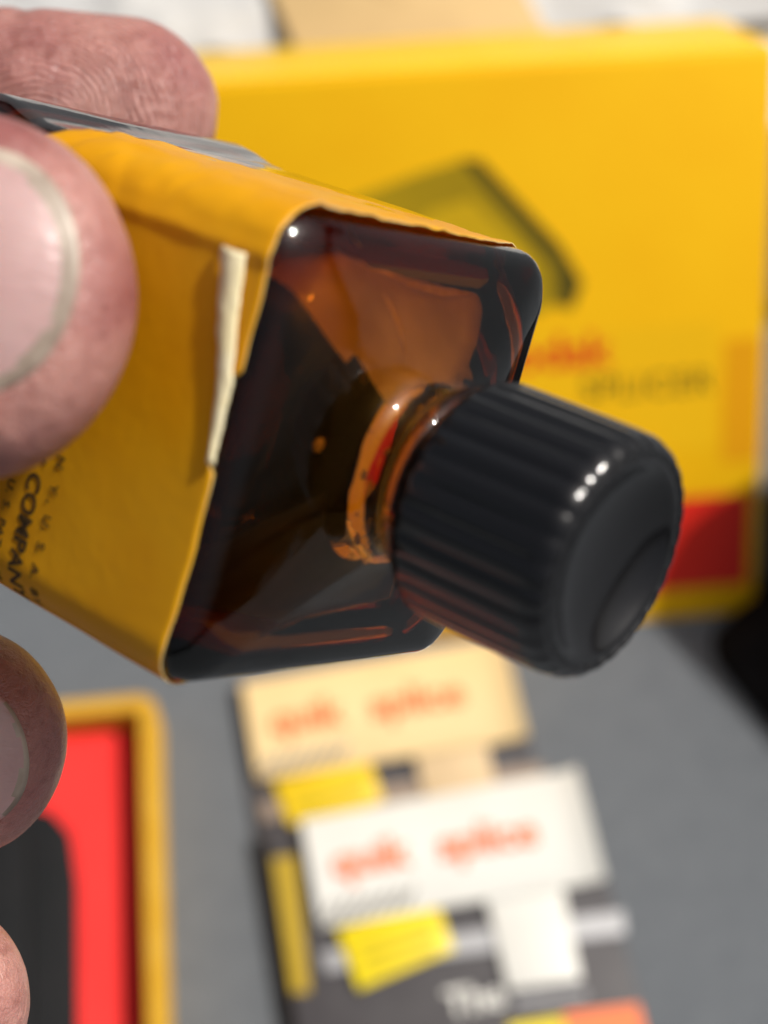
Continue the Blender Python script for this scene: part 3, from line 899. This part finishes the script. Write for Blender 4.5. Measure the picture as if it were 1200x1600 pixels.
# camera cm -> world, relative to the wrist
wrist = c2w(-18.0, 5.4, 15.8)
for v in hb.verts: v.co = c2w(*v.co) - wrist
me = bpy.data.meshes.new('hand_raw')
hb.to_mesh(me); hb.free()
tmp = bpy.data.objects.new('hand_raw', me)
C.objects.link(tmp)
md = tmp.modifiers.new('r', 'REMESH'); md.mode = 'VOXEL'; md.voxel_size = 0.055
ms_ = tmp.modifiers.new('s', 'SMOOTH'); ms_.factor = 0.5; ms_.iterations = 8
dg = bpy.context.evaluated_depsgraph_get()
hm = bpy.data.meshes.new_from_object(tmp.evaluated_get(dg))
bpy.data.objects.remove(tmp)

def wdir(v): return cdir(*v)
def wpt(v): return c2w(*v) - wrist

class NailFrame:
    def __init__(s, centre, base_dir, nrm, half_w, half_l, root_l):
        s.t = -wdir(base_dir).normalized()        # toward the tip
        s.n = wdir(nrm); s.n = (s.n - s.t * s.n.dot(s.t)).normalized()
        s.l = s.t.cross(s.n)
        s.c = wpt(centre); s.w, s.hl, s.rl = half_w, half_l, root_l
    def uv(s, p):
        d = p - s.c
        return d.dot(s.t), d.dot(s.l), d.dot(s.n)
    def r(s, u, v):
        if u > 0: return math.sqrt((u / s.hl) ** 2 + (v / s.w) ** 2)
        return max(abs(v) / s.w, (abs(u / s.rl) ** 2.5 + abs(v / s.w) ** 2.5) ** 0.4)
thumb_nail = NailFrame(tip + TD * 0.69 + Vector((0, -0.10, 0)), TD, TN, 0.78, 0.64, 1.0)
MTD = Vector((-0.88, -0.05, 0.47)).normalized()
mid_nail = NailFrame(mtip + Vector((0.45, 0.05, -0.17)), MTD, MN, 0.60, 0.42, 0.95)
NAILS = [thumb_nail, mid_nail]
NORMS = [v.normal.copy() for v in hm.vertices]
COS = [v.co.copy() for v in hm.vertices]
for vi, p0 in enumerate(COS):
    for nf in NAILS:
        u, vv, h = nf.uv(p0)
        if h > 0.1 and abs(u) < 2 and abs(vv) < 1.5:
            rr = nf.r(u, vv)
            k = nf.w
            if rr < 1.0:
                p0 = p0 - nf.n * 0.055 * min(1, (1.0 - rr) * 6)
            elif rr < 1.5:
                x = (rr - 1.0) / 0.5
                p0 = p0 + nf.n * 0.055 * math.sin(math.pi * min(1, x * 1.0)) ** 1.0 * (1.0 if u < 0.2 else 0.35)
    nz = noise.noise(p0 * 1.6)
    COS[vi] = p0 + NORMS[vi] * 0.018 * nz
hm.vertices.foreach_set('co', [c for p in COS for c in p])
hm.update()
bvh = BVHTree.FromPolygons(COS, [tuple(p.vertices) for p in hm.polygons])
hand = empty('hand', Matrix.Translation(wrist * CM), 'hand reaching in from the left, pinching the bottle between thumb and forefinger', 'person')
hm.transform(Matrix.Diagonal((CM, CM, CM, 1)))
hm.materials.clear(); hm.materials.append(M['skin'])
hm.polygons.foreach_set('use_smooth', [True] * len(hm.polygons))
hm.name = 'skin'
ho = bpy.data.objects.new('skin', hm)
C.objects.link(ho); ho.parent = hand
rp = (c2w(*U3(60, 205, 15.9)) - wrist) * CM
M['skin'].node_tree.nodes['ridge_mapping'].inputs['Location'].default_value = -rp

def make_nail(nf, lift=0.03, edge=0.79, follow=0.55):
    b = bmesh.new()
    NR, NA = 26, 56
    rings = []
    for i in range(NR + 1):
        q = i / NR
        row = []
        for k in range(NA):
            a = 2 * math.pi * k / NA
            cu, sv = math.cos(a), math.sin(a)
            if cu >= 0: u, v_ = cu * nf.hl, sv * nf.w
            else:
                g = (abs(cu) ** 2.5 + abs(sv) ** 2.5) ** -0.4
                u, v_ = cu * g * nf.rl, sv * g * nf.w
                g2 = 1
            u *= q * 0.97; v_ *= q * 0.97
            row.append((u, v_))
        rings.append(row)
    def hgt(u, v_):
        o = nf.c + nf.t * u + nf.l * v_ + nf.n * 3
        hit = bvh.ray_cast(o, -nf.n, 6)
        return (hit[0] - nf.c).dot(nf.n) if hit[0] else 0.0
    c0 = hgt(0, 0)
    kx = [hgt(0, s_ * nf.w * 0.8) - c0 for s_ in (-1, 1)]
    ky = [hgt(s_, 0) - c0 for s_ in (-nf.rl * 0.7, nf.hl * 0.9)]
    av = sum(kx) / 2 / (nf.w * 0.8) ** 2; bv = (kx[1] - kx[0]) / 2 / (nf.w * 0.8)
    def surf(u, v_):
        a1 = hgt(u, v_)
        a2 = c0 + av * v_ * v_ + bv * v_ + (ky[1] * (u / (nf.hl * 0.9)) if u > 0 else ky[0] * (-u / (nf.rl * 0.7)))
        return follow * a1 + (1 - follow) * a2
    vs_ = []
    cv = b.verts.new(nf.c + nf.n * (surf(0, 0) + lift))
    prev = None
    for i, row in enumerate(rings):
        if i == 0: continue
        ring = []
        for (u, v_) in row:
            ring.append(b.verts.new(nf.c + nf.t * u + nf.l * v_ + nf.n * (surf(u, v_) + lift)))
        for k in range(NA):
            k2 = (k + 1) % NA
            if prev is None: f = b.faces.new((cv, ring[k], ring[k2]))
            else: f = b.faces.new((prev[k], ring[k], ring[k2], prev[k2]))
            um = sum(nf.uv(x.co)[0] for x in f.verts) / len(f.verts); vm = sum(nf.uv(x.co)[1] for x in f.verts) / len(f.verts)
            if um > 0.0 and nf.r(um, vm) > edge + 0.10 * (1 - um / nf.hl) + 0.05 * noise.noise(Vector((vm * 5, um * 5, 0))): f.material_index = 1
        prev = ring
    bmesh.ops.recalc_face_normals(b, faces=b.faces)
    o = obj('nail', b, ['nail', 'nail_tip'], hand, angle=80)
    s_ = o.modifiers.new('thickness', 'SOLIDIFY'); s_.thickness = 0.0004; s_.offset = -1
    return o
make_nail(thumb_nail)
make_nail(mid_nail, lift=0.05, edge=0.9, follow=0.95)
